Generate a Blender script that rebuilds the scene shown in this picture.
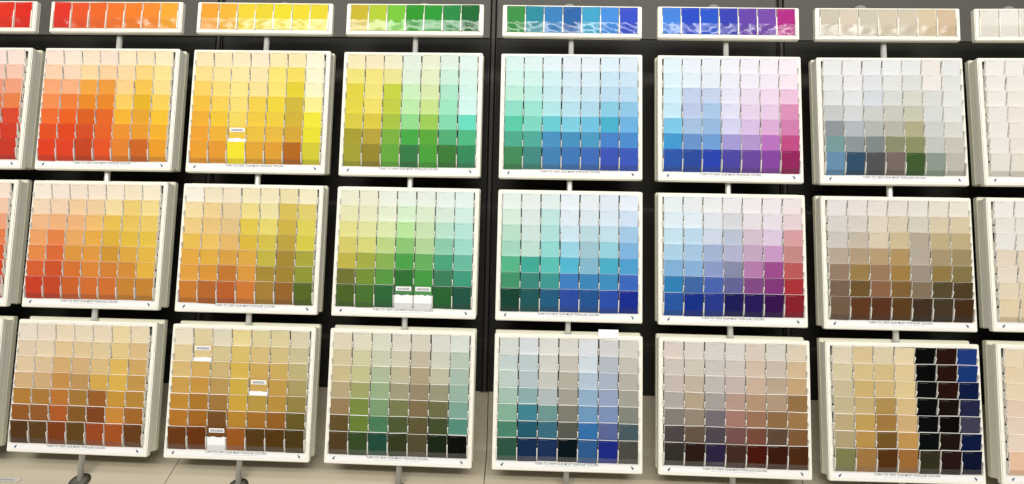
import bpy, bmesh, math, random
from mathutils import Matrix, Vector, Euler

for o in list(bpy.data.objects):
    bpy.data.objects.remove(o, do_unlink=True)
S = bpy.context.scene
C = S.collection
random.seed(7)
R = math.radians

# ------------------------------------------------------------------ camera
F_PX = 577.07
cd = bpy.data.cameras.new('camera')
cam = bpy.data.objects.new('camera', cd)
C.objects.link(cam)
cd.sensor_width = 36.0
cd.lens = F_PX / 1024 * 36.0
cd.clip_start = 0.02
cam.location = (1.69217, -1.63296, -0.12315)
cam.rotation_euler = (1.66788, -0.02102, 0.02887)
S.camera = cam

# ------------------------------------------------------------------ world, lamps, exposure
w = bpy.data.worlds.new('store')
S.world = w
w.use_nodes = True
w.node_tree.nodes['Background'].inputs[0].default_value = (1.0, 0.985, 0.955, 1)
w.node_tree.nodes['Background'].inputs[1].default_value = 0.16


def area(name, loc, target, sx, sy, power, col):
    l = bpy.data.lights.new(name, 'AREA')
    l.shape = 'RECTANGLE'
    l.size, l.size_y = sx, sy
    l.energy = power
    l.color = col
    o = bpy.data.objects.new(name, l)
    C.objects.link(o)
    o.location = loc
    o.rotation_euler = (Vector(target) - Vector(loc)).to_track_quat('-Z', 'Y').to_euler()
    return o


area('ceiling_lamp', (1.7, -3.2, 3.4), (1.7, 0, -0.6), 9.0, 0.6, 95, (1, 0.985, 0.955))
area('ceiling_lamp', (1.7, -5.4, 3.4), (1.7, 0, -0.6), 9.0, 0.6, 190, (1, 0.985, 0.955))
area('ceiling_lamp', (1.7, -7.6, 3.4), (1.7, 0, -0.6), 9.0, 0.6, 470, (1, 0.985, 0.955))

S.view_settings.view_transform = 'Standard'
S.view_settings.look = 'None'
S.view_settings.exposure = 0.0
S.view_settings.gamma = 1.0
S.view_settings.use_curve_mapping = False
GAIN = 0.87          # reflectance of a surface that photographs as pure white

# ------------------------------------------------------------------ helpers


def lin1(v):
    v /= 255.0
    return v / 12.92 if v <= 0.04045 else ((v + 0.055) / 1.055) ** 2.4


SAT = {(1, 1): 1.0, (1, 2): 1.0, (2, 1): 0.92, (2, 2): 0.89, (2, 3): 0.85, (2, 4): 0.90, (2, 5): 0.87, (1, 3): 0.92, (0, 0): 1.0, (0, 1): 1.0, (0, 2): 1.0, (0, 3): 1.0, (0, 6): 0.72,
       (1, 4): 0.86, (1, 5): 0.88, (2, 6): 0.77, (1, 6): 0.74, (3, 1): 0.90, (3, 2): 0.90, (3, 3): 0.76, (3, 4): 0.86, (3, 5): 0.88, (3, 6): 0.92}


def hexc(h, g=1.0, sat=0.94):
    """ink colour of a chip: the reading off the photograph, eased back from its punchy contrast"""
    c = [int(h[i:i + 2], 16) / 255 for i in (0, 2, 4)]
    y = 0.3 * c[0] + 0.59 * c[1] + 0.11 * c[2]
    c = [min(max(y + (v - y) * sat, 0), 1) for v in c]
    k = 1 - 0.06 * (1 - y)
    return tuple(lin1(v * k * 255) * g for v in c) + (1.0,)


def obj(name, me, mat=None, parent=None):
    if isinstance(me, bmesh.types.BMesh):
        m = bpy.data.meshes.new(name)
        me.to_mesh(m)
        me.free()
        me = m
    o = bpy.data.objects.new(name, me)
    if mat is not None and not me.materials:
        me.materials.append(mat)
    C.objects.link(o)
    if parent is not None:
        o.parent = parent
    return o


def tag(o, label, cat, group=None):
    o['label'] = label
    o['category'] = cat
    if group:
        o['group'] = group
    return o


def struct(o, label=None, cat=None):
    o['kind'] = 'structure'
    if label:
        o['label'] = label
        o['category'] = cat
    return o


def empty(name, M):
    o = bpy.data.objects.new(name, None)
    o.empty_display_size = 0.02
    C.objects.link(o)
    o.matrix_world = M
    return o


def box(bm, x0, x1, y0, y1, z0, z1, M=None, mi=0):
    vs = [bm.verts.new(Vector(p) if M is None else M @ Vector(p)) for p in
          ((x0, y0, z0), (x1, y0, z0), (x1, y1, z0), (x0, y1, z0),
           (x0, y0, z1), (x1, y0, z1), (x1, y1, z1), (x0, y1, z1))]
    fs = []
    for ids in ((0, 3, 2, 1), (4, 5, 6, 7), (0, 1, 5, 4), (1, 2, 6, 5), (2, 3, 7, 6), (3, 0, 4, 7)):
        f = bm.faces.new([vs[i] for i in ids])
        f.material_index = mi
        fs.append(f)
    return fs


def tube(bm, a, b, r0, r1=None, n=20, caps=True):
    r1 = r0 if r1 is None else r1
    a, b = Vector(a), Vector(b)
    q = (b - a).to_track_quat('Z', 'Y')
    ra, rb = [], []
    for i in range(n):
        t = 2 * math.pi * i / n
        d = q @ Vector((math.cos(t), math.sin(t), 0))
        ra.append(bm.verts.new(a + d * r0))
        rb.append(bm.verts.new(b + d * r1))
    for i in range(n):
        f = bm.faces.new((ra[i], ra[(i + 1) % n], rb[(i + 1) % n], rb[i]))
        f.smooth = True
    if caps:
        bm.faces.new(ra[::-1])
        bm.faces.new(rb)


def bevel(bm, w_, seg=2, angle=40):
    es = [e for e in bm.edges if len(e.link_faces) == 2 and e.calc_face_angle(0) > R(angle)]
    bmesh.ops.bevel(bm, geom=es, offset=w_, segments=seg, affect='EDGES', profile=0.5)


# ------------------------------------------------------------------ materials


def mat(name, col, rough=0.5, spec=0.3, metal=0.0, noise=0.0, nscale=20.0):
    m = bpy.data.materials.new(name)
    m.use_nodes = True
    nt = m.node_tree
    b = nt.nodes['Principled BSDF']
    b.inputs['Base Color'].default_value = (*col[:3], 1)
    b.inputs['Roughness'].default_value = rough
    b.inputs['Specular IOR Level'].default_value = spec
    b.inputs['Metallic'].default_value = metal
    if noise > 0:
        tc = nt.nodes.new('ShaderNodeTexCoord')
        n = nt.nodes.new('ShaderNodeTexNoise')
        n.inputs['Scale'].default_value = nscale
        n.inputs['Detail'].default_value = 4
        mr = nt.nodes.new('ShaderNodeMapRange')
        mr.inputs[3].default_value = 1 - noise
        mr.inputs[4].default_value = 1 + noise
        mx = nt.nodes.new('ShaderNodeMix')
        mx.data_type = 'RGBA'
        mx.blend_type = 'MULTIPLY'
        mx.inputs[0].default_value = 1
        mx.inputs[6].default_value = (*col[:3], 1)
        nt.links.new(tc.outputs['Object'], n.inputs['Vector'])
        nt.links.new(n.outputs[0], mr.inputs[0])
        nt.links.new(mr.outputs[0], mx.inputs[7])
        nt.links.new(mx.outputs[2], b.inputs['Base Color'])
    return m


def card_material(name, src):
    """paint chip: flat colour with a faint printed name in the upper left corner"""
    m = bpy.data.materials.new(name)
    m.use_nodes = True
    nt = m.node_tree
    b = nt.nodes['Principled BSDF']
    b.inputs['Roughness'].default_value = 0.55
    b.inputs['Specular IOR Level'].default_value = 0.04
    if src == 'object':
        c = nt.nodes.new('ShaderNodeObjectInfo')
        csock = c.outputs['Color']
    else:
        c = nt.nodes.new('ShaderNodeVertexColor')
        c.layer_name = 'Col'
        csock = c.outputs['Color']
    uv = nt.nodes.new('ShaderNodeUVMap')
    sp = nt.nodes.new('ShaderNodeSeparateXYZ')
    nt.links.new(uv.outputs[0], sp.inputs[0])

    def cmp(sock, op, val):
        n = nt.nodes.new('ShaderNodeMath')
        n.operation = op
        nt.links.new(sock, n.inputs[0])
        n.inputs[1].default_value = val
        return n.outputs[0]

    def mul(a, b_):
        n = nt.nodes.new('ShaderNodeMath')
        n.operation = 'MULTIPLY'
        nt.links.new(a, n.inputs[0])
        nt.links.new(b_, n.inputs[1])
        return n.outputs[0]
    fr = cmp(sp.outputs[0], 'MULTIPLY', 34.0)
    fr = cmp(fr, 'FRACT', 0)
    k = mul(mul(cmp(sp.outputs[0], 'GREATER_THAN', 0.10), cmp(sp.outputs[0], 'LESS_THAN', 0.52)),
            mul(cmp(sp.outputs[1], 'GREATER_THAN', 0.925), cmp(sp.outputs[1], 'LESS_THAN', 0.95)))
    k = mul(k, cmp(fr, 'GREATER_THAN', 0.3))
    k = cmp(k, 'MULTIPLY', 0.5)
    mx = nt.nodes.new('ShaderNodeMix')
    mx.data_type = 'RGBA'
    nt.links.new(k, mx.inputs[0])
    nt.links.new(csock, mx.inputs[6])
    mx.inputs[7].default_value = (0.22, 0.21, 0.20, 1)
    nt.links.new(mx.outputs[2], b.inputs['Base Color'])
    return m


def clear_material(name, fac, rough, bump=0.0, tint=(0.96, 0.96, 0.95)):
    m = bpy.data.materials.new(name)
    m.use_nodes = True
    nt = m.node_tree
    nt.nodes.clear()
    out = nt.nodes.new('ShaderNodeOutputMaterial')
    tr = nt.nodes.new('ShaderNodeBsdfTransparent')
    tr.inputs[0].default_value = (*tint, 1)
    gl = nt.nodes.new('ShaderNodeBsdfGlossy')
    gl.inputs['Roughness'].default_value = rough
    mx = nt.nodes.new('ShaderNodeMixShader')
    mx.inputs[0].default_value = fac
    nt.links.new(tr.outputs[0], mx.inputs[1])
    nt.links.new(gl.outputs[0], mx.inputs[2])
    nt.links.new(mx.outputs[0], out.inputs[0])
    return m


M_WHITE = mat('white_plastic', (0.82, 0.795, 0.695), 0.42, 0.3)
M_WHITE_SHADED = mat('white_plastic_shaded', (0.64, 0.62, 0.49), 0.45, 0.3)  # white plastic again, the back tray's shading put into its colour
M_POCKET = mat('pocket_shade', (0.16, 0.15, 0.13), 0.6, 0.2)  # tray plastic painted dark for the shade in the gaps between cards
M_FIN = mat('divider_plastic', (0.66, 0.64, 0.58), 0.25, 0.5)
M_LEDGE = mat('ledge_plastic', (0.5, 0.49, 0.45), 0.4, 0.3)
M_PAPER = mat('card_paper_edge', (0.86, 0.84, 0.78), 0.7, 0.1)
M_STRIP = mat('strip_paper', (0.82, 0.81, 0.79), 0.5, 0.2)
M_INK = mat('ink', (0.10, 0.12, 0.16), 0.6, 0.1)
M_INK2 = mat('ink_pale', (0.55, 0.56, 0.58), 0.6, 0.1)
M_STICK = mat('sticker_paper', (0.88, 0.88, 0.88), 0.55, 0.2)
M_STICKINK = mat('sticker_print', (0.30, 0.30, 0.31), 0.6, 0.1)
M_POLE = mat('brushed_pole', (0.62, 0.61, 0.57), 0.38, 0.5, 0.35)
M_FLANGE = mat('cast_flange', (0.12, 0.115, 0.09), 0.5, 0.3, 0.2)
M_BRACKET = mat('bracket_grey', (0.22, 0.22, 0.20), 0.45, 0.3)
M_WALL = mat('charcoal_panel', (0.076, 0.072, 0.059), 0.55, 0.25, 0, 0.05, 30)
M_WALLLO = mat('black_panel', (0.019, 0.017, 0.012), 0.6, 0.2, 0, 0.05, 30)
M_UPR = mat('upright_metal', (0.032, 0.026, 0.017), 0.5, 0.3, 0.2)
M_SLOT = mat('upright_slot', (0.006, 0.006, 0.006), 0.8, 0.1)
M_BASE = mat('base_laminate', (0.47, 0.415, 0.31), 0.5, 0.3, 0, 0.04, 12)
M_FLOOR = mat('vinyl_floor', (0.45, 0.43, 0.39), 0.35, 0.4, 0, 0.06, 4)
M_LIP = clear_material('clear_lip', 0.075, 0.06)
M_FILM = clear_material('clear_film', 0.045, 0.20)
M_CARD = card_material('chip_face', 'object')
M_CARDA = card_material('chip_face_many', 'attribute')

# ------------------------------------------------------------------ measured layout (metres)
PX = [0.0035, 0.4491, 0.8976, 1.3439, 1.8032, 2.2519, 2.7016, 3.1492]     # pole positions
ZROW = [0.6812, 0.39986, 0.0, -0.40089]                                   # header row and three board rows
TILT = [-0.01534, -0.00397, -0.00513, -0.00918]
ADJ = {  # height offset, yaw, roll of every single board as it hangs
    (0, 0): (0.0040, 0.0, 0.0), (0, 1): (0.0038, -0.44, 0.09), (0, 2): (0.0030, 0.42, 0.12), (0, 3): (0.0020, -0.08, 0.07),
    (0, 4): (-0.0008, 0.56, 0.18), (0, 5): (-0.0027, 0.46, 0.13), (0, 6): (-0.0032, -0.48, 0.18), (0, 7): (-0.0014, -0.75, -0.10),
    (1, 0): (0.0046, 0.24, -0.14), (1, 1): (0.0046, 0.11, -0.11), (1, 2): (0.0025, 0.18, 0.03), (1, 3): (-0.0003, 0.10, -0.03),
    (1, 4): (-0.0017, 0.15, -0.03), (1, 5): (-0.0034, 0.44, 0.03), (1, 6): (-0.0047, -0.24, -0.16), (1, 7): (-0.0017, -0.17, -0.34),
    (2, 0): (0.0053, -0.04, -0.21), (2, 1): (0.0056, -1.50, 0.16), (2, 2): (0.0023, 0.22, 0.15), (2, 3): (0.0003, -0.22, 0.22),
    (2, 4): (-0.0017, 0.09, 0.10), (2, 5): (-0.0037, 0.08, 0.03), (2, 6): (-0.0052, -0.57, -0.04), (2, 7): (-0.0028, -0.06, 0.06),
    (3, 0): (0.0057, -0.6, 0.1), (3, 1): (0.0057, -1.17, 0.25), (3, 2): (0.0029, 0.08, 0.22), (3, 3): (0.0008, -0.68, 0.22),
    (3, 4): (-0.0016, 0.09, 0.06), (3, 5): (-0.0029, -0.41, 0.18), (3, 6): (-0.0035, -0.43, -0.23), (3, 7): (-0.0016, 0.46, 0.36)}
W, H, D = 0.405, 0.366, 0.0248          # board width, height, front face ahead of the pole axis
WH, HH = 0.4035, 0.0951                 # header strip
PITCH = 0.0544                          # column pitch of the pockets
CW, CH = 0.0508, 0.0640                 # paint chip card
RP = 0.0444                             # row pitch
TOPM = 0.0110                           # first card top below the board's top edge
LEAN = R(10)                            # cards lean with their top edge forward
PROUD = 0.0120                          # card tops stand ahead of the frame


def board_matrix(r, c):
    dz, yaw, roll = ADJ[(r, c)]
    return Matrix.Translation((PX[c], 0, ZROW[r] + dz)) @ Euler((-TILT[r], R(roll), R(yaw)), 'XYZ').to_matrix().to_4x4()


# ------------------------------------------------------------------ the setting
WALL_Y = 0.112
bm = bmesh.new()
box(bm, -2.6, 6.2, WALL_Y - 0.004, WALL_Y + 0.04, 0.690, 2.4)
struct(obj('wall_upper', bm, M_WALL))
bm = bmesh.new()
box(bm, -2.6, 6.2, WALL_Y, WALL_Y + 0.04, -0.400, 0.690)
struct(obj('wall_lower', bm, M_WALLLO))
bm = bmesh.new()
box(bm, -6.0, 9.5, -12.0, 0.6, -1.60, -1.58)
struct(obj('floor', bm, M_FLOOR))
SEAMS = [-1.96, -1.083, -0.197, 0.690, 1.566, 2.458, 3.345, 4.23]
for i, x in enumerate(SEAMS):
    bm = bmesh.new()
    box(bm, x - 0.012, x + 0.012, WALL_Y - 0.007, WALL_Y + 0.001, -0.399, 2.38)
    t = struct(obj('trim_%d' % (i + 1), bm, M_UPR))
    bm = bmesh.new()
    for s in (-1, 1):
        box(bm, x + s * 0.0075 - 0.0028, x + s * 0.0075 + 0.0028, WALL_Y - 0.0078, WALL_Y - 0.006, -0.398, 2.379)
    obj('slot', bm, M_SLOT, t)

# sloped base: kick panel behind the poles, deck the poles stand on, front skirt; one moulding per bay
base = empty('sloped_plinth', Matrix.Translation((1.566, 0, -1.58)))
tag(base, 'long light grey sloped plinth the poles stand on', 'plinth')
prof = [(WALL_Y + 0.002, -0.400), (WALL_Y + 0.002, -0.552), (WALL_Y - 0.004, -0.571), (WALL_Y - 0.018, -0.586),
        (0.0, -0.659), (-0.20, -0.789), (-0.215, -0.807), (-0.215, -1.575), (WALL_Y + 0.04, -1.575), (WALL_Y + 0.04, -0.400)]
SB = [-2.0, -1.083, -0.197, 0.6885, 1.577, 2.463, 3.349, 4.235, 5.1]
for a, b in zip(SB[:-1], SB[1:]):
    bm = bmesh.new()
    lo = [bm.verts.new((a + 0.0012, y, z)) for y, z in prof]
    hi = [bm.verts.new((b - 0.0012, y, z)) for y, z in prof]
    n = len(prof)
    for i in range(n):
        bm.faces.new((lo[i], hi[i], hi[(i + 1) % n], lo[(i + 1) % n]))
    bm.faces.new(lo[::-1])
    bm.faces.new(hi)
    bmesh.ops.recalc_face_normals(bm, faces=bm.faces)
    bmesh.ops.translate(bm, verts=bm.verts, vec=(-1.566, 0, 1.58))
    obj('base_panel', bm, M_BASE, base)

# ------------------------------------------------------------------ poles
HUE = ['red', 'orange', 'yellow', 'green', 'green-to-blue', 'blue-to-magenta', 'beige', 'off-white']
POLE_Y = 0.0
for c in range(8):
    x = PX[c]
    p = empty('display_pole', Matrix.Translation((x, 0, -0.659)))
    tag(p, 'thin grey metal pole behind the %s header strip' % HUE[c], 'pole', 'poles carrying the chip boards')
    bm = bmesh.new()
    tube(bm, (0, 0, 0.004), (0, 0, 1.379), 0.0077, n=24)
    obj('tube', bm, M_POLE, p)
    bm = bmesh.new()
    nrm = Vector((0, -math.sin(R(33)), math.cos(R(33))))
    tube(bm, nrm * 0.0003, nrm * 0.004, 0.0275, 0.0268, n=32)
    tube(bm, nrm * 0.004, nrm * 0.0075, 0.0268, 0.012, n=32)
    obj('base_flange', bm, M_FLANGE, p)
    bm = bmesh.new()
    tube(bm, (0, 0.004, 1.342), (0, WALL_Y - 0.006, 1.435), 0.006, n=12)
    obj('bracket_arm', bm, M_BRACKET, p)
    bm = bmesh.new()
    tube(bm, (0, WALL_Y - 0.010, 1.439), (0, WALL_Y - 0.0045, 1.439), 0.021, 0.024, n=28)
    obj('wall_flange', bm, M_BRACKET, p)

# ------------------------------------------------------------------ board meshes (shared)


def tray_mesh(name, w_, h_, y0, y1, floor_y, mx, mt, mb, flip=False):
    """open tray: rim from y0 (front) to y1 (back), recessed floor at floor_y"""
    bm = bmesh.new()
    X, Z = w_ / 2, h_ / 2
    ix, zt, zb = X - mx, Z - mt, -Z + mb
    def ring(x, a, b, y):
        return [bm.verts.new(p) for p in ((-x, y, a), (x, y, a), (x, y, b), (-x, y, b))]
    of, ob = ring(X, -Z, Z, y0), ring(X, -Z, Z, y1)
    inf, inb = ring(ix, zb, zt, y0), ring(ix, zb, zt, floor_y)
    for i in range(4):
        j = (i + 1) % 4
        bm.faces.new((of[i], of[j], inf[j], inf[i]))
        bm.faces.new((inf[i], inf[j], inb[j], inb[i]))
        bm.faces.new((ob[i], ob[j], of[j], of[i]))
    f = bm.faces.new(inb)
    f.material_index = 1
    bm.faces.new(ob[::-1])
    bmesh.ops.recalc_face_normals(bm, faces=bm.faces)
    es = [e for e in bm.edges if all(v in of or v in ob for v in e.verts)]
    bmesh.ops.bevel(bm, geom=es, offset=0.0022, segments=2, affect='EDGES')
    if flip:
        bmesh.ops.rotate(bm, verts=bm.verts, cent=(0, 0, 0), matrix=Matrix.Rotation(math.pi, 3, 'Z'))
    m = bpy.data.meshes.new(name)
    bm.to_mesh(m)
    bm.free()
    return m


ME_FRONT = tray_mesh('front_tray', W, H, -D, -0.0082, -0.0112, 0.0118, 0.0105, 0.0270)
ME_FRONT.materials.append(M_WHITE)
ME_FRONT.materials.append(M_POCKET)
ME_BACK = tray_mesh('back_tray', W, H, -D, -0.0082, -0.0112, 0.0118, 0.0105, 0.0270, flip=True)
ME_BACK.transform(Matrix.Translation((0, 0, 0.007)))
ME_BACK.materials.append(M_WHITE_SHADED)
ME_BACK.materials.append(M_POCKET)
bm = bmesh.new()
for s_ in (-1, 1):
    xa, xb = sorted((s_ * 0.0105, s_ * (W / 2 - 0.0015)))
    box(bm, xa, xb, -0.0082, 0.0082, -H / 2 + 0.010, H / 2 - 0.003)
ME_CORE = bpy.data.meshes.new('spacer')
bm.to_mesh(ME_CORE)
bm.free()
ME_CORE.materials.append(M_WHITE)

XE = [(i - 3.5) * PITCH for i in range(8)]      # divider positions


def row_top(r):                                  # z of the card tops in row r (0..6)
    return H / 2 - TOPM - r * RP


bm = bmesh.new()
for r in range(7):
    zt = row_top(r)
    for i, x in enumerate(XE):
        z1, z0 = (zt - 0.024, zt - 0.0425) if r < 6 else (zt - 0.026, zt - 0.0600)
        # a fin standing off the pocket floor, its nose rounded by a chamfer
        y_back = -0.0112
        yt, yb = -D - 0.0085, -D - 0.0030
        hw = 0.0013
        pts = [(y_back, z0), (yb - 0.001, z0), (yb - 0.003, z0 + 0.003), (yt - 0.003, z1 - 0.004), (yt, z1), (y_back, z1)]
        A = [bm.verts.new((x - hw, y, z)) for y, z in pts]
        B = [bm.verts.new((x + hw, y, z)) for y, z in pts]
        for k in range(6):
            bm.faces.new((A[k], B[k], B[(k + 1) % 6], A[(k + 1) % 6]))
        bm.faces.new(A[::-1])
        bm.faces.new(B)
bmesh.ops.recalc_face_normals(bm, faces=bm.faces)
ME_FINS = bpy.data.meshes.new('pocket_dividers')
bm.to_mesh(ME_FINS)
bm.free()
ME_FINS.materials.append(M_FIN)

bm = bmesh.new()
for r in range(7):
    zb = row_top(r) - CH * math.cos(LEAN) - 0.0002
    box(bm, -W / 2 + 0.0125, W / 2 - 0.0125, -D - 0.0005, -0.0112, zb - 0.0012, zb) if r < 6 else None
ME_LEDGE = bpy.data.meshes.new('pocket_ledges')
bm.to_mesh(ME_LEDGE)
bm.free()
ME_LEDGE.materials.append(M_LEDGE)

LIP_Z0, LIP_Z1 = -H / 2 + 0.0270, -H / 2 + 0.0270 + 0.0135
bm = bmesh.new()
box(bm, -W / 2 + 0.0105, W / 2 - 0.0105, -D - 0.0070, -D - 0.0056, LIP_Z0 - 0.001, LIP_Z1)
ME_LIP = bpy.data.meshes.new('clear_lip')
bm.to_mesh(ME_LIP)
bm.free()
ME_LIP.materials.append(M_LIP)

bm = bmesh.new()
box(bm, -W / 2 + 0.0100, W / 2 - 0.0100, -D - 0.0008, -D + 0.001, LIP_Z0 - 0.0190, LIP_Z0 - 0.001)
bevel(bm, 0.0003, 1)
ME_STRIP = bpy.data.meshes.new('label_strip')
bm.to_mesh(ME_STRIP)
bm.free()
ME_STRIP.materials.append(M_STRIP)
STRIP_ZC = LIP_Z0 - 0.0103

cu = bpy.data.curves.new('lettering', 'FONT')
cu.body = 'TURN TO VIEW OUR MOST POPULAR COLORS'
cu.align_x = 'CENTER'
cu.align_y = 'CENTER'
cu.size = 0.008
cu.offset = 0.00008
to = bpy.data.objects.new('lettering_source', cu)
C.objects.link(to)
bpy.context.view_layer.update()
ME_TEXT = bpy.data.meshes.new_from_object(to.evaluated_get(bpy.context.evaluated_depsgraph_get()))
bpy.data.objects.remove(to, do_unlink=True)
xs = [v.co.x for v in ME_TEXT.vertices]
k = 0.170 / (max(xs) - min(xs))
ME_TEXT.transform(Matrix.Translation((-0.001, -D - 0.0010, STRIP_ZC + 0.0035)) @ Matrix.Rotation(R(90), 4, 'X') @ Matrix.Scale(k, 4))
ME_TEXT.name = 'lettering'
ME_TEXT.materials.clear()
ME_TEXT.materials.append(M_INK)

rl = random.Random(3)
bm = bmesh.new()
x = -0.062
while x < 0.060:
    wd = rl.uniform(0.004, 0.011)
    box(bm, x, x + wd, -D - 0.0010, -D - 0.0007, STRIP_ZC - 0.0032, STRIP_ZC - 0.0018)
    x += wd + 0.0016
ME_FINE = bpy.data.meshes.new('fine_print')
bm.to_mesh(ME_FINE)
bm.free()
ME_FINE.materials.append(M_INK2)


def arrow_mesh(sgn):
    """little curved turn arrow printed at the ends of the strip"""
    bm = bmesh.new()
    cx, cz = sgn * 0.1755, STRIP_ZC - 0.0005
    r0, r1 = 0.0026, 0.0056
    prev = None
    def P(r, a):
        return bm.verts.new((cx + sgn * (r * math.cos(a) - 0.0035), -D - 0.0010, cz - 0.002 + r * math.sin(a)))
    for i in range(7):
        a = R(15 + i * 14)
        cur = (P(r0, a), P(r1, a))
        if prev:
            bm.faces.new((prev[0], prev[1], cur[1], cur[0]))
        prev = cur
    t = [bm.verts.new((cx + sgn * (dx - 0.0035), -D - 0.0010, cz - 0.002 + dz)) for dx, dz in ((0.0002, 0.0016), (0.0080, 0.0016), (0.0044, -0.0044))]
    bm.faces.new(t)
    bmesh.ops.recalc_face_normals(bm, faces=bm.faces)
    m = bpy.data.meshes.new('turn_arrow')
    bm.to_mesh(m)
    bm.free()
    m.materials.append(M_INK)
    return m


ME_ARR = [arrow_mesh(-1), arrow_mesh(1)]

# header strip meshes
HD = 0.0244
H_TOPM, H_LIP, H_BOT = 0.0042, 0.0315, 0.0125
ME_HTRAY = tray_mesh('tray', WH, HH, -HD, -0.0080, -0.0110, 0.0115, 0.0036, H_BOT)
ME_HTRAY.materials.append(M_WHITE)
ME_HTRAY.materials.append(M_POCKET)
bm = bmesh.new()
for x in XE:
    box(bm, x - 0.0014, x + 0.0014, -HD - 0.0040, -0.011, -HH / 2 + H_BOT, HH / 2 - 0.030)
    box(bm, x - 0.0006, x + 0.0006, -HD + 0.001, -0.011, HH / 2 - 0.030, HH / 2 - 0.0036)
ME_HFINS = bpy.data.meshes.new('pocket_dividers')
bm.to_mesh(ME_HFINS)
bm.free()
ME_HFINS.materials.append(M_WHITE)


def film_mesh(seed, amp):
    rr = random.Random(seed)
    nx, nz = 98, 10
    z0, z1 = -HH / 2 + H_BOT - 0.001, -HH / 2 + H_BOT + H_LIP
    waves = [(rr.uniform(35, 130), rr.uniform(-150, 150), rr.uniform(0, 6.28), rr.uniform(0.2, 1)) for _ in range(9)]
    bm = bmesh.new()
    vs = []
    for i in range(nx + 1):
        x = -WH / 2 + 0.0108 + (WH - 0.0216) * i / nx
        col = []
        for j in range(nz + 1):
            z = z0 + (z1 - z0) * j / nz
            d = sum(a * math.sin(kx * x + kz * z + ph) for kx, kz, ph, a in waves) / 4
            edge = math.sin(math.pi * j / nz) ** 0.6
            cell = abs(math.sin(math.pi * (x / PITCH + 0.5))) ** 0.5
            col.append(bm.verts.new((x, -HD - 0.0055 - amp * d * edge * cell, z)))
        vs.append(col)
    for i in range(nx):
        for j in range(nz):
            f = bm.faces.new((vs[i][j], vs[i + 1][j], vs[i + 1][j + 1], vs[i][j + 1]))
            f.smooth = True
    m = bpy.data.meshes.new('clear_lip')
    bm.to_mesh(m)
    bm.free()
    m.materials.append(M_FILM)
    return m


# ------------------------------------------------------------------ colours, as read row by row off every board
COL = {}


def put(r, c, text):
    COL[(r, c)] = [ln.split() for ln in text.strip().splitlines()]


put(1, 1, """f3dfcd f1e2cf f2dfc4 f0ddc9 f3e3bf f2e0b8 f3e4bd
f6cfae f5d5b8 f6d49f f6cf9f f6d6a3 f5d482 f7df94
f4a877 f6b184 f0a646 ec9c40 f7d08c f0c351 f8dd92
f29055 ef8440 ea8c2c e9892e f5cb62 e4b62f f3cd5c
ee7034 ed6526 dd6427 e56b2c f2b437 e6a637 f4c23a
e4552a e34c24 d9532a e7662b ec9536 e89c35 efb032
e64427 e4482a c94a27 ea5a2c e88734 d06a2c eba030""")
put(1, 2, """f6e0b4 f3e2b8 f3e3bb f3e5c4 f2e3b0 f2e2b0 f3ecd2
f7dc92 f4e09c f5e3a2 f3e0ac f3df78 f0d864 f4eece
f5cf68 f5d97c f5e08c f3df98 f2de76 e2cf3c f5edc2
f2bf45 f4cf5a f4da78 eecf50 ecd443 cfb840 f5e991
eeb03c f0c740 f2d864 ecc845 e8cb42 d0b33e f0e640
eca437 ebb23c *e9c548 e8c144 e4b945 d3a73b e6de38
eba337 e79d38 f3e236 e2a83a e0a038 b66c26 d4cc3c""")
put(1, 3, """efe2b4 ede2ba e9e6c3 dde9d9 e2e7cb d9eadb daeee8
ebdf74 ebde7a e6e08c d8ead4 dce8be c8ecd8 d4efe6
e0d23a eadd74 c5d23d c4eab8 d2e4a8 a9e5c8 cdeee6
e2d440 ecdc64 c0cd40 b8e8a8 c6e28a 9ae4c0 cbf0ea
d8c83e dcc83e a8c23e 92dc8c 9acc52 7ed9ac 66dfc4
aaa02e b8a436 7ab43c 44ad44 5aac36 50b278 4cba82
a8a432 9a8a2c 66ae3c 388048 4aa638 3c8238 36905e""")
put(1, 4, """d2eeea d6eeee d9edf3 dfeaf4 dfe9f4 d4e9f5 d8e6f5
c8efe6 c6ece8 c8e9f0 cce5f2 cce5f3 bfe0f3 c4dff4
b4ead8 b6e9e0 c0e6ee c4e2f1 c2e0f0 b4daf2 b4d8f3
86dfc8 92e2d2 a8e2e8 b0dff0 a8d8ee 82cdec 88c6ef
52d0ac 74d8c4 60cfdc 74cfe8 66c4ea 3eb6da 66b4ec
48b092 48b0a0 4296d0 4096ce 46a0d0 4286da 4490e0
3f9058 3e9088 4086c4 3a7cc8 3c70ca 3a56ca 3a5cd0""")
put(1, 5, """daeef6 e2eaf6 e4eaf5 e8e9f4 ebe8f4 efe8f2 f2e6f0
d4ecf8 dceaf6 dfe8f5 e6e6f4 ebe6f3 eee4f2 f0e0ec
c8e8f8 bccdee bfd0ee e0e0f4 e8d8ee ecd4ec ecc0de
c0e6f8 b4c6ea a4c4ec dcdcf4 e2cdeb e6c8e8 e08cba
74c8f0 a0bfe6 90b8e6 d0d0f2 d6bce6 dea8da d87cb2
3c9ee0 6494d4 6a9ee0 a49ade b496d6 c070c8 cc4a8c
2c5abe 2a4eae 2846c4 5048b2 7048ac 8e46ae a02462""")
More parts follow.
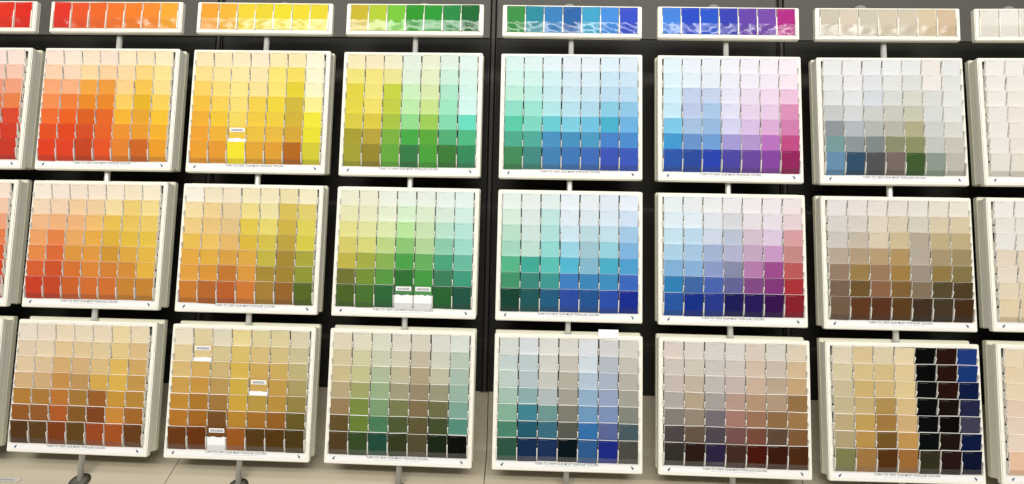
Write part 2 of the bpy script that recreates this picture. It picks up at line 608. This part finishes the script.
put(1, 6, """e4e6e8 e6e7ea e2e5e7 e4e6e8 e0e4e4 e9e1d9 e2e3e2
e0e2e6 e4e4e6 d8dee2 dddfdd d8dcd8 ece5df dee0dc
dcdfe2 dde0e4 d0d8e0 d4d8d4 d4d5c8 d8dad6 e0e2de
c4c8ca cfd3d6 c8ccc8 c8c8bc c6c6ac d6dad8 dcdeda
8e979e b0bac2 b4b8b0 b8b6a4 b4ac7e ccd0cc d8d6ce
6e9ea2 8a969c 7e8b8c 8c9068 8c9258 c2c6c0 cac4b6
5c92be 2c5478 545458 7c6a62 3c6226 8a9c8c c0baac""")
put(2, 1, """f5e8d8 f4e4d2 f4e2cc f3e2cc f4e6cc f3e3c2 f4e8cc
f5d8b8 f4d4b0 f3cd9c f2cfa0 f6dca0 f0cf70 f3da8c
f4ba88 f4b47c f3b67c f3bf6c eec24c ecc458 eecb62
f2a464 ee8444 f0ac60 eeae42 e4b438 e6be3e e9c444
ee8c46 e56c34 e59a3c e89c3c d8992f e5ab3c e9bb40
e4632f da5528 e3762f e68a34 de8533 de9034 eab73c
d94326 d24a28 d9662c e07230 de7430 d28830 d08830""")
put(2, 2, """f3ecdc efe2c0 efe0c2 f0e4b8 efe3ba ebdda8 efe8c4
f3dba0 efd08c ead09c eedb84 ede0a0 dcc050 e2d068
f2cf80 ecc678 e6c484 e8cb44 e8d868 d4b53c dfd350
f0c24c f0c45c e9b864 e0bb38 d8c244 c2a438 d8cc3e
ecac3c e8b03c e0a43c e3ac3e c6b83c ac8c30 aeaa36
eaa238 e2982f cc7a2c e59c38 ad8e2e a8862e 969c32
d8812c c26a28 c8622a de7c30 b08432 a06a2a 5a6e24""")
put(2, 3, """eae9cc e9e8cc e8ecdc e2eee0 e3ece0 e1eee6 def0ee
e6e4ae e6e8bc e4ecd0 d2eec8 d6eac8 d2ead8 cdede6
e2de84 e2e29a d8e8a8 b6e898 c6e4b0 b4e2cc b0e6d8
d8ce5c d8d870 bcd880 88cc70 b2d894 86ceae 98decc
c4b83a a8b03c 88b848 46aa46 64b85c 44ae80 62c0a4
74782e 76982e 54a03c 2c7a30 42a43e 38885c 3aa684
4e6a22 4a7a2c 2c7038 *4c8a4c *4f9a50 266c30 205c48""")
put(2, 4, """e0eee6 e2eae8 dcebea e3edf6 e3ebf2 dde9f5 e4ecfa
d2ebdc d8e6e4 bce6e2 dbe9f6 d4e4ee d4e6f5 cbdff5
b8e2cc cce4de ace0de cae4f2 b8d9e4 bfe0ee a0cbee
a0d8c0 bce0d4 8fdcd8 96d6ea a0cad8 94d4e4 7cb8ea
52bc8c 3cb09e 56c6bc 4cbcdc 82bcd6 46b4d4 4aa4de
409a6c 388e82 3ca09c 3c84d0 3a8cc8 3c94cc 3a6cce
164838 205e60 24628c 2c50b2 255aa2 2a52bc 1a2fa2""")
put(2, 5, """e4eef4 e4eaee e8eaec e8e6ea ece6ea ece4ea eee2e4
d8eaf6 dceaf4 dee4ec d4d6dc e4dce4 e6dce8 e4d0d4
bfe0f2 b6d8f0 ccd8ec b8c2d8 d4bfd2 dcc8e2 dc9ca2
a8d2ee a2c8ea a0b4dc b2b4d6 c8a6c8 cc98cc cc8888
7cb4e2 84b4e4 8a9cd4 8a8fb4 bc7cb4 a84a9a c85858
2a86c8 3c6cb6 4868c2 6466a4 8a4890 8c3484 bc3038
255cb6 15349a 283c9e 1e1e64 2a1a66 3c1258 9a1e2c""")
put(2, 6, """e6dfdc e6dcd6 e8dcd4 e6dcd0 e5ddd4 e6dccc e8dfd0
dad2cc dacfc4 e2d2bc dccdb2 d6ccbc dccaa6 dcc8a0
cfc6c0 c6b9a4 dcccac d2bc8c b8a994 c6b07c c4b078
bca894 b89c78 c29e6c bc9454 b8aa98 ae9668 a48e5a
9c7e66 a4803c a67c54 ac7f34 a49480 9a7c38 8c783c
80644c 785624 9a6440 8c622c 8a7456 5c4c2a 54401e
7a5c44 6c3a18 66341a 664016 48321e 4a3a22 4c2e12""")
put(3, 1, """ecdfcc ecdac4 ecd9b8 eadbbc ebd8ba eed9a4 ebdab4
e8d2b4 e8d4b0 e8c896 e4c898 e4cc9c e8cc88 e0be84
e6cca4 e4c89c dcb070 dcb27c e2c080 e6bb58 d8ac60
dcb480 d8b07c d09448 c8995a e0b04c e4b748 cc9a48
be8434 b98038 c87a30 b07c34 a86428 d29a34 c08c34
a05e28 a0602c c05f26 8e5e24 8a481e d88e34 b06c28
5c3c1c 664420 8a4018 6a4a1c a84c20 b4561f 70421c""")
put(3, 2, """ece2c8 e4d2a0 e2d8bc ead690 e0d29c dfd09c dcd2b0
e6d09c *e2c88c dcca94 e2c46a dcc07c d8c284 ccc294
dfbc74 dcb05c d4b878 dcb94c d8b058 d4b05c c4b67c
d6a44c d0983c c49c54 d8b440 *d4aa54 cca048 b4a264
cc8f30 b87c28 ac7c3c d4a838 c09c40 c0943a 9c8a42
c07a24 b06c20 805224 c48c2c b07424 a06420 706026
743e14 74380f *7c4a1c a85c1c 5c3e14 5c3c10 523e14""")
put(3, 3, """e2d6b4 e4dec0 dadcc2 dfd8c4 dad2bc dcdcd0 d8e0d4
d8c898 d6cf9c ccd0b0 d4ccb0 c8bca0 d2d2be b8ccb8
d4c084 ccc888 b0c498 c6bc94 b8a67c c6c4a4 a8c4b0
c0ab78 a8ac60 9ab884 a8a078 a08e68 a09c78 98bca8
a48450 7c9630 7ca870 7c8448 8a7448 747444 7ab09c
6c5424 6c8c28 448858 50602e 685c30 465428 4c9880
5c431c 365220 1c5540 38401c 5c5030 1c2c14 0c0e08""")
put(3, 4, """d6dcd4 d6dce0 dcdbd4 dad7cf dde2e8 d4d4d4 d6d3c8
c4d4d2 bccfd2 d4d4cc c8c3b6 cfdce6 b8c0cc cac5b8
c0d4cc b6c6cc c8cac2 bab4a4 b4cadd acbacf bab6a8
a8c8b8 8cb4b8 b4c0c0 a8a498 90b4d4 98a8cc a8a698
84b89c 3c8ca0 6ea09c 848474 6ea0d0 8098c8 888c80
488c70 20647c 38748c 5c6054 2e78c0 5c6ca8 486068
2c5c48 14305c 1a3468 041420 2a60a0 1c2c9c 505048""")
put(3, 5, """dccfc4 ded4ca dad5ce dcd6cf dccec0 dad4c8 e0d2b8
d2c8bc d4cabc cec8c0 d4c8c0 d8c0ac ccc0b0 d8bc94
cbbfb4 c8b9a4 c4beb8 c8b8b0 d0b49c c0a890 cca878
b4aca6 bca88c aca4a0 bc9c8c bc9878 b89c80 9c7444
8a827c 9a8c78 787078 b07c70 a47658 987044 a87c48
54484a 6a5848 544a54 7e5450 804c3a 644c3a 885c34
38332c 301a12 30244a 482c20 521409 421a0c 522a10""")
put(3, 6, """e2d4b8 dcc494 ded0ac e6d4a8 060608 2c120a 1c3c88
d8cba4 dcc48c dac088 e4cc9a 050507 2c110a 163a84
cfc09a d2b472 d4b87c e4cc94 08080a 2a1108 0a1c48
c8b890 ccb078 b89450 dec088 06080a 1c0e08 24284c
c2ae80 c8a254 a87c3c d4b078 06080a 0a0604 444258
b8a67c c4984c 7c5a26 c89850 080c0e 20120c 0a1a48
848450 aa7c40 5c3410 a87034 36321e 281612 0a1434""")


def blend_cols(left, right, rows):
    """boards cut by the frame: the unseen columns run on evenly from the seen ones"""
    out = []
    for a, b in zip(left, right):
        row = []
        for i in range(7):
            t = i / 6
            row.append(''.join('%02x' % round(int(a[k:k + 2], 16) * (1 - t) + int(b[k:k + 2], 16) * t) for k in (0, 2, 4)))
        out.append(row)
    return out


COL[(1, 0)] = blend_cols('f0d4d8 ecb8c0 e07c8c d85468 c82c3c b0242c 9c2028'.split(), 'f4ddd2 f3c5ae f2a07a ee824a e44c30 db402a d63c2a'.split(), 7)
COL[(2, 0)] = blend_cols('f0dcdc ecc4c4 e09090 d46464 c84840 b83030 a42828'.split(), 'f5e0d0 f3c9aa f1a47c ec8250 e5602f de4c2a d2412a'.split(), 7)
COL[(3, 0)] = blend_cols('ecdcd4 e4c8bc d4a898 c08070 a05c4c 803c30 5c2c20'.split(), 'ecdccc e8d0b4 dcb898 c89060 a86c38 8c4c24 603818'.split(), 7)
COL[(1, 7)] = blend_cols('ece8e4 ebe6e0 ebe5df e9e3dc ebe5df e9e3dc e4dfd6'.split(), 'ebe6de e8e2d6 e6ded0 e2d8c8 e4d8c4 e0d4bc dccfb4'.split(), 7)
COL[(2, 7)] = blend_cols('ebe8e2 e6e1d8 e9e6e0 e4d6c0 e6dcca e4d6ba e6d3ae'.split(), 'e8e2d4 e4dac4 e2d6b8 e0cda4 dcc898 d8c08c d2b880'.split(), 7)
COL[(3, 7)] = blend_cols('ead8b8 e8d4b0 ead8b4 e8d0ba ead4c0 ecd8c4 f2c6a6'.split(), 'ecd4bc ecccac ecc8a4 e8c09c e8b894 e4b08c e0a080'.split(), 7)
HEAD = {0: 'a0202c b42430 c02830 cc2c2e d6302c e23828 df3226', 1: 'e23a2c e85a30 ea6a2c ee7830 ee8030 f08c34 f0a838',
        2: 'eea437 ecb43c ebd03c e4cf38 e6d734 e8d436 e4d138', 3: 'c8b436 b0c838 78c43c 349a30 309a38 2e8a48 246c38',
        4: '3c9448 2c8ea0 3a84c4 2e68b0 3ea6d0 4490e6 3a54d4', 5: '4484e4 2a4ed0 2a58d4 3c44be 6a46b2 7a4cb2 b82c8a',
        6: 'ccbfa8 d8c6ae ccc0a8 d2c3a6 d0c2a6 d8c298 d8b890', 7: 'e2ddd2 e6e2da e0dcd0 dfd9cb dcd4c4 dbd2c0 d8cfba'}
for c in HEAD:
    COL[(0, c)] = [HEAD[c].split()]

NICK = {(1, 0): 'upper red board', (1, 1): 'upper orange board', (1, 2): 'upper yellow board', (1, 3): 'upper green board',
        (1, 4): 'upper aqua-blue board', (1, 5): 'upper blue-to-magenta board', (1, 6): 'upper grey board', (1, 7): 'upper off-white board',
        (2, 0): 'middle red board', (2, 1): 'middle orange board', (2, 2): 'middle gold board', (2, 3): 'middle green board',
        (2, 4): 'middle teal-blue board', (2, 5): 'middle blue-to-red board', (2, 6): 'middle brown board', (2, 7): 'middle cream board',
        (3, 0): 'lower left-edge board', (3, 1): 'lower amber-brown board', (3, 2): 'lower golden-tan board', (3, 3): 'lower sage board',
        (3, 4): 'lower slate-blue board', (3, 5): 'lower mauve-brown board', (3, 6): 'lower black-and-beige board', (3, 7): 'lower peach-cream board'}
BLABEL = {(1, 0): 'white chip board of red shades cut by left edge, top row',
          (1, 1): 'white chip board of peach to orange-red chips under the orange header',
          (1, 2): 'white chip board of pale to bright yellow chips under the yellow header',
          (1, 3): 'white chip board of yellow to bright green chips under the green header',
          (1, 4): 'white chip board of mint, aqua and bright blue chips under the green-to-blue header',
          (1, 5): 'white chip board of pale blue to royal blue and magenta under the blue-to-magenta header',
          (1, 6): 'white chip board of pale greys with slate and olive chips under the beige header',
          (1, 7): 'white chip board of off-white chips cut by right edge, top row',
          (2, 0): 'white chip board of salmon and red chips cut by left edge, middle row',
          (2, 1): 'white chip board of cream to burnt orange chips, middle row, turned slightly',
          (2, 2): 'white chip board of cream, gold and ochre chips, middle row',
          (2, 3): 'white chip board of cream to forest green chips with two empty bottom pockets',
          (2, 4): 'white chip board of pale aqua to dark teal and navy chips, middle row',
          (2, 5): 'white chip board of pale blue to indigo, plum and red chips, middle row',
          (2, 6): 'white chip board of beige to dark chocolate brown chips, middle row',
          (2, 7): 'white chip board of cream chips cut by right edge, middle row',
          (3, 0): 'white chip board at bottom left edge, only its side showing',
          (3, 1): 'white chip board of cream, amber and rust brown chips, bottom row',
          (3, 2): 'white chip board of cream to golden tan chips with three empty pockets',
          (3, 3): 'white chip board of khaki, sage and forest green chips, bottom row',
          (3, 4): 'white chip board of grey, slate blue and navy chips, white tag on top',
          (3, 5): 'white chip board of greyed beige, mauve and dark maroon chips, bottom row',
          (3, 6): 'white chip board of beige chips beside black, brown and navy columns',
          (3, 7): 'white chip board of peach and cream chips cut by right edge, bottom row'}

# ------------------------------------------------------------------ boards and header strips
BM_ = {}
for r in (1, 2, 3):
    for c in range(8):
        Mx = board_matrix(r, c)
        BM_[(r, c)] = Mx
        e = empty('paint_chip_board', Mx)
        tag(e, BLABEL[(r, c)], 'display board', 'paint chip boards on poles')
        ft = obj('front_tray', ME_FRONT, None, e)
        obj('back_tray', ME_BACK, None, e)
        obj('spacer', ME_CORE, None, e)
        f = obj('pocket_dividers', ME_FINS, None, e)
        f['kind'] = 'stuff'
        obj('pocket_ledges', ME_LEDGE, None, e)
        obj('clear_lip', ME_LIP, None, e)
        st = obj('label_strip', ME_STRIP, None, e)
        st['label'] = 'white strip reading TURN TO VIEW OUR MOST POPULAR COLORS'
        obj('lettering', ME_TEXT, None, st)
        obj('fine_print', ME_FINE, None, st)
        obj('turn_arrow', ME_ARR[0], None, st)
        obj('turn_arrow', ME_ARR[1], None, st)

FILM_AMP = [0.0042, 0.0040, 0.0014, 0.0036, 0.0046, 0.0048, 0.0022, 0.0010]
for c in range(8):
    Mx = board_matrix(0, c)
    BM_[(0, c)] = Mx
    e = empty('header_chip_strip', Mx)
    tag(e, 'small white header strip of %s chips above the boards' % HUE[c], 'header strip', 'header strips on top of the poles')
    obj('tray', ME_HTRAY, None, e)
    f = obj('pocket_dividers', ME_HFINS, None, e)
    f['kind'] = 'stuff'
    obj('clear_lip', film_mesh(20 + c, FILM_AMP[c]), None, e)

# ------------------------------------------------------------------ paint chip cards


def card_mesh(name):
    """stack of cards: origin at the front top edge, leaning forward is added by the matrix"""
    bm = bmesh.new()
    uv = bm.loops.layers.uv.new('UVMap')
    fs = box(bm, -CW / 2, CW / 2, 0, 1, -CH, 0, None, 1)
    front = fs[2]
    front.material_index = 0
    for f in fs:
        for l in f.loops:
            l[uv].uv = ((l.vert.co.x + CW / 2) / CW, (l.vert.co.z + CH) / CH) if f is front else (0, 0)
    m = bpy.data.meshes.new(name)
    bm.to_mesh(m)
    bm.free()
    return m


ME_CARD = card_mesh('paint_chip_card')
ME_CARD.materials.append(M_CARD)
ME_CARD.materials.append(M_PAPER)

camM = cam.rotation_euler.to_matrix().to_4x4()
camM.translation = cam.location
camI = camM.inverted()


def pix(p):
    v = camI @ p
    return 512 + F_PX * v.x / -v.z, 242 - F_PX * v.y / -v.z


def shown_area(M, h):
    q = [pix(M @ Vector(p)) for p in ((-CW / 2, 0, 0), (CW / 2, 0, 0), (CW / 2, 0, -h), (-CW / 2, 0, -h))]
    q = [(min(max(a, 0), 1024), min(max(b, 0), 484)) for a, b in q]
    return abs(sum(q[i][0] * q[(i + 1) % 4][1] - q[(i + 1) % 4][0] * q[i][1] for i in range(4))) / 2


ORD = ['first', 'second', 'third', 'fourth', 'fifth', 'sixth', 'seventh']
COLW = ['leftmost', 'second from left', 'third from left', 'middle column', 'third from right', 'second from right', 'rightmost']
ROWW = ['top row', 'second row', 'third row', 'fourth row', 'fifth row', 'sixth row', 'bottom row']


def colour_word(h):
    import colorsys
    r, g, b = (int(h[i:i + 2], 16) / 255 for i in (0, 2, 4))
    hu, s, v = colorsys.rgb_to_hsv(r, g, b)
    hu *= 360
    if v < 0.13:
        return 'black'
    if s < 0.10:
        return 'off-white' if v > 0.86 else 'light grey' if v > 0.68 else 'grey' if v > 0.4 else 'charcoal'
    if s < 0.22 and v < 0.62:
        return 'brown-grey' if hu < 70 else 'slate grey' if v > 0.4 else 'charcoal'
    if hu < 13 or hu >= 345:
        base = 'red' if s > 0.5 else 'pink'
        if v < 0.4:
            return 'dark maroon'
    elif hu < 40:
        if v < 0.33:
            return 'dark brown'
        if v < 0.62:
            return 'brown'
        base = 'orange' if s > 0.62 else 'tan' if v < 0.82 else 'peach'
        if base == 'tan':
            return 'tan'
    elif hu < 56:
        if v < 0.35:
            return 'dark brown'
        if v < 0.62:
            return 'olive brown'
        base = ('golden yellow' if hu < 48 else 'yellow') if s > 0.5 else 'cream' if v > 0.8 else 'khaki'
        if base in ('cream', 'khaki'):
            return ('pale ' if s < 0.25 else '') + base
    elif hu < 72:
        base = 'yellow' if v > 0.8 else 'olive'
    elif hu < 150:
        base = 'green'
    elif hu < 185:
        base = 'teal'
    elif hu < 212:
        base = 'sky blue' if v > 0.6 else 'blue'
    elif hu < 248:
        base = 'blue'
    elif hu < 292:
        base = 'purple'
    elif hu < 330:
        base = 'magenta' if s > 0.5 else 'pink'
    else:
        base = 'crimson' if s > 0.6 else 'pink'
    if v < 0.45:
        return 'dark ' + base
    if s < 0.22 and v > 0.7:
        return 'pale ' + base
    if s < 0.45 and v > 0.6:
        return 'light ' + base
    return ('bright ' + base) if s > 0.7 and v > 0.75 else base


rc = random.Random(11)
slots, tickets = [], []
for (r, c), rows in sorted(COL.items()):
    for i, row in enumerate(rows):
        for j, h in enumerate(row):
            xc = (j - 3) * PITCH
            if r == 0:
                zt, y0, vis = HH / 2 - H_TOPM, -HD - 0.0015, 0.046
                lean = R(2)
            else:
                zt, y0, vis = row_top(i), -D - PROUD, (RP if i < 6 else 0.0615)
                lean = LEAN
            jx, jz = rc.gauss(0, 0.0004), rc.gauss(0, 0.0004)
            ja, jl, th = rc.gauss(0, 0.65), rc.gauss(0, 0.8), rc.uniform(0.0028, 0.0062)
            if h[0] == '*':
                tickets.append((r, c, i, j, h[1:], xc, zt, y0, lean))
                continue
            M = BM_[(r, c)] @ Matrix.Translation((xc + jx, y0, zt + jz)) @ Euler((lean + R(jl), R(ja), 0), 'XYZ').to_matrix().to_4x4()
            slots.append(dict(r=r, c=c, i=i, j=j, h=h, M=M, th=th, area=shown_area(M, vis)))
vis_slots = [s for s in slots if s['area'] > 4]
vis_slots.sort(key=lambda s: -s['area'])
single = vis_slots[:300]
ids = {id(s) for s in single}
rest = [s for s in slots if id(s) not in ids]

single.sort(key=lambda s: (s['r'], s['c'], s['i'], s['j']))
for s in single:
    o = bpy.data.objects.new('paint_chip_card', ME_CARD)
    C.objects.link(o)
    o.matrix_world = s['M'] @ Matrix.Diagonal((1, s['th'], 1.215 if s['r'] == 0 else 1, 1))
    o.color = hexc(s['h'], GAIN, SAT.get((s['r'], s['c']), 0.94))
    if s['r'] == 0:
        where = '%s on the %s header strip' % (COLW[s['j']].replace('middle column', 'middle one'), HUE[s['c']])
    else:
        where = '%s, %s, on the %s' % (ROWW[s['i']], COLW[s['j']], NICK[(s['r'], s['c'])])
    tag(o, '%s paint chip, %s' % (colour_word(s['h']), where), 'paint chip', 'paint chip cards in the pockets')

me = bpy.data.meshes.new('paint_chip_cards')
V, Fc, Mi, UV, CC = [], [], [], [], []
for s in rest:
    b = len(V)
    A = s['M'] @ Matrix.Diagonal((1, s['th'], 1.215 if s['r'] == 0 else 1, 1))
    V += [tuple(A @ v.co) for v in ME_CARD.vertices]
    col = hexc(s['h'], GAIN, SAT.get((s['r'], s['c']), 0.94))
    for p in ME_CARD.polygons:
        Fc.append([b + k for k in p.vertices])
        Mi.append(p.material_index)
        for li in p.loop_indices:
            UV.append(tuple(ME_CARD.uv_layers[0].data[li].uv))
            CC.append(col)
me.from_pydata(V, [], Fc)
me.polygons.foreach_set('material_index', Mi)
ul = me.uv_layers.new(name='UVMap')
ul.data.foreach_set('uv', [a for u in UV for a in u])
ca = me.color_attributes.new('Col', 'FLOAT_COLOR', 'CORNER')
ca.data.foreach_set('color', [a for u in CC for a in u])
me.materials.append(M_CARDA)
me.materials.append(M_PAPER)
me.update()
so = obj('paint_chip_cards', me)
so['kind'] = 'stuff'
tag(so, 'all the other paint chip cards filling the pockets of the boards', 'paint chips')

# ------------------------------------------------------------------ emptied pockets: a reorder card with a printed sticker and a white slip
for (r, c, i, j, h, xc, zt, y0, lean) in tickets:
    M = BM_[(r, c)] @ Matrix.Translation((xc, y0 + 0.004, zt)) @ Euler((lean, 0, 0), 'XYZ').to_matrix().to_4x4()
    e = empty('reorder_card', M)
    what = {(1, 2): 'upper yellow board', (2, 3): 'middle green board', (3, 2): 'lower golden-tan board'}[(r, c)]
    tag(e, 'stickered empty pocket, %s, %s, on the %s' % (ROWW[i], COLW[j], what), 'reorder card', 'reorder cards in empty pockets')
    bm = bmesh.new()
    box(bm, -CW / 2, CW / 2, 0, 0.0012, -CH, -0.0005)
    o = obj('card', bm, mat('reorder_card_face', hexc(h, GAIN, SAT.get((r, c), 0.94)), 0.55, 0.18), e)
    s0, s1 = (-0.0030, -0.0150)
    bm = bmesh.new()
    box(bm, -CW / 2 + 0.004, CW / 2 - 0.004, -0.0006, 0.0, s1, s0)
    st = obj('sticker', bm, M_STICK, e)
    bm = bmesh.new()
    rl = random.Random(i * 7 + j)
    x = -CW / 2 + 0.008
    while x < CW / 2 - 0.009:
        wd = rl.uniform(0.001, 0.0028)
        box(bm, x, x + wd, -0.0008, -0.0005, s1 + 0.0022, s1 + 0.0088)
        x += wd + 0.0007
    obj('sticker_print', bm, M_STICKINK, st)
    top = -0.0265 if i == 6 else -0.0345
    bot = -0.0638 if i == 6 else -0.050
    bm = bmesh.new()
    n = 9
    zz = [top + rl.uniform(-0.0016, 0.0016) for _ in range(n)]
    fr, bk, fb, bb = [], [], [], []
    for q in range(n):
        x = -CW / 2 + 0.0004 + (CW - 0.0008) * q / (n - 1)
        yy = -0.0045 + rl.uniform(-0.0004, 0.0004)
        fr.append(bm.verts.new((x, yy, zz[q])))
        bk.append(bm.verts.new((x, -0.0010, zz[q])))
        fb.append(bm.verts.new((x, -0.0050, bot)))
        bb.append(bm.verts.new((x, -0.0010, bot)))
    for q in range(n - 1):
        bm.faces.new((fb[q], fb[q + 1], fr[q + 1], fr[q]))
        bm.faces.new((fr[q], fr[q + 1], bk[q + 1], bk[q]))
        bm.faces.new((bk[q], bk[q + 1], bb[q + 1], bb[q]))
        bm.faces.new((bb[q], bb[q + 1], fb[q + 1], fb[q]))
    bm.faces.new((fb[0], fr[0], bk[0], bb[0]))
    bm.faces.new((fb[-1], bb[-1], bk[-1], fr[-1]))
    bmesh.ops.recalc_face_normals(bm, faces=bm.faces)
    obj('paper_slip', bm, M_STICK, e)

# white tag standing up out of the slate-blue board
M = BM_[(3, 4)] @ Matrix.Translation((2 * PITCH, -D - 0.0012, H / 2))
e = empty('divider_tag', M)
tag(e, 'white paper tag sticking up above the slate-blue board', 'tag')
bm = bmesh.new()
box(bm, -0.0272, 0.0272, -0.0006, 0.0006, -0.006, 0.0165)
bevel(bm, 0.0004, 1)
obj('tag_card', bm, M_STICK, e)
bm = bmesh.new()
box(bm, -0.026, 0.026, -0.0009, -0.0005, 0.0040, 0.0046)
obj('fold_line', bm, M_INK2, e)

# shelf label lying on the sloped deck at the left edge
nrm = Euler((R(33), 0, 0), 'XYZ').to_matrix().to_4x4()
e = empty('shelf_label', Matrix.Translation((0.235, -0.002, -0.6595)) @ nrm)
tag(e, 'thin grey shelf label lying on the base at lower left', 'label')
bm = bmesh.new()
box(bm, -0.06, 0.045, -0.006, 0.006, 0.0002, 0.0022)
bevel(bm, 0.0006, 1)
obj('label_holder', bm, M_LEDGE, e)
bm = bmesh.new()
box(bm, -0.055, 0.030, -0.0025, 0.0020, 0.0022, 0.0026)
obj('label_print', bm, M_STICKINK, e)
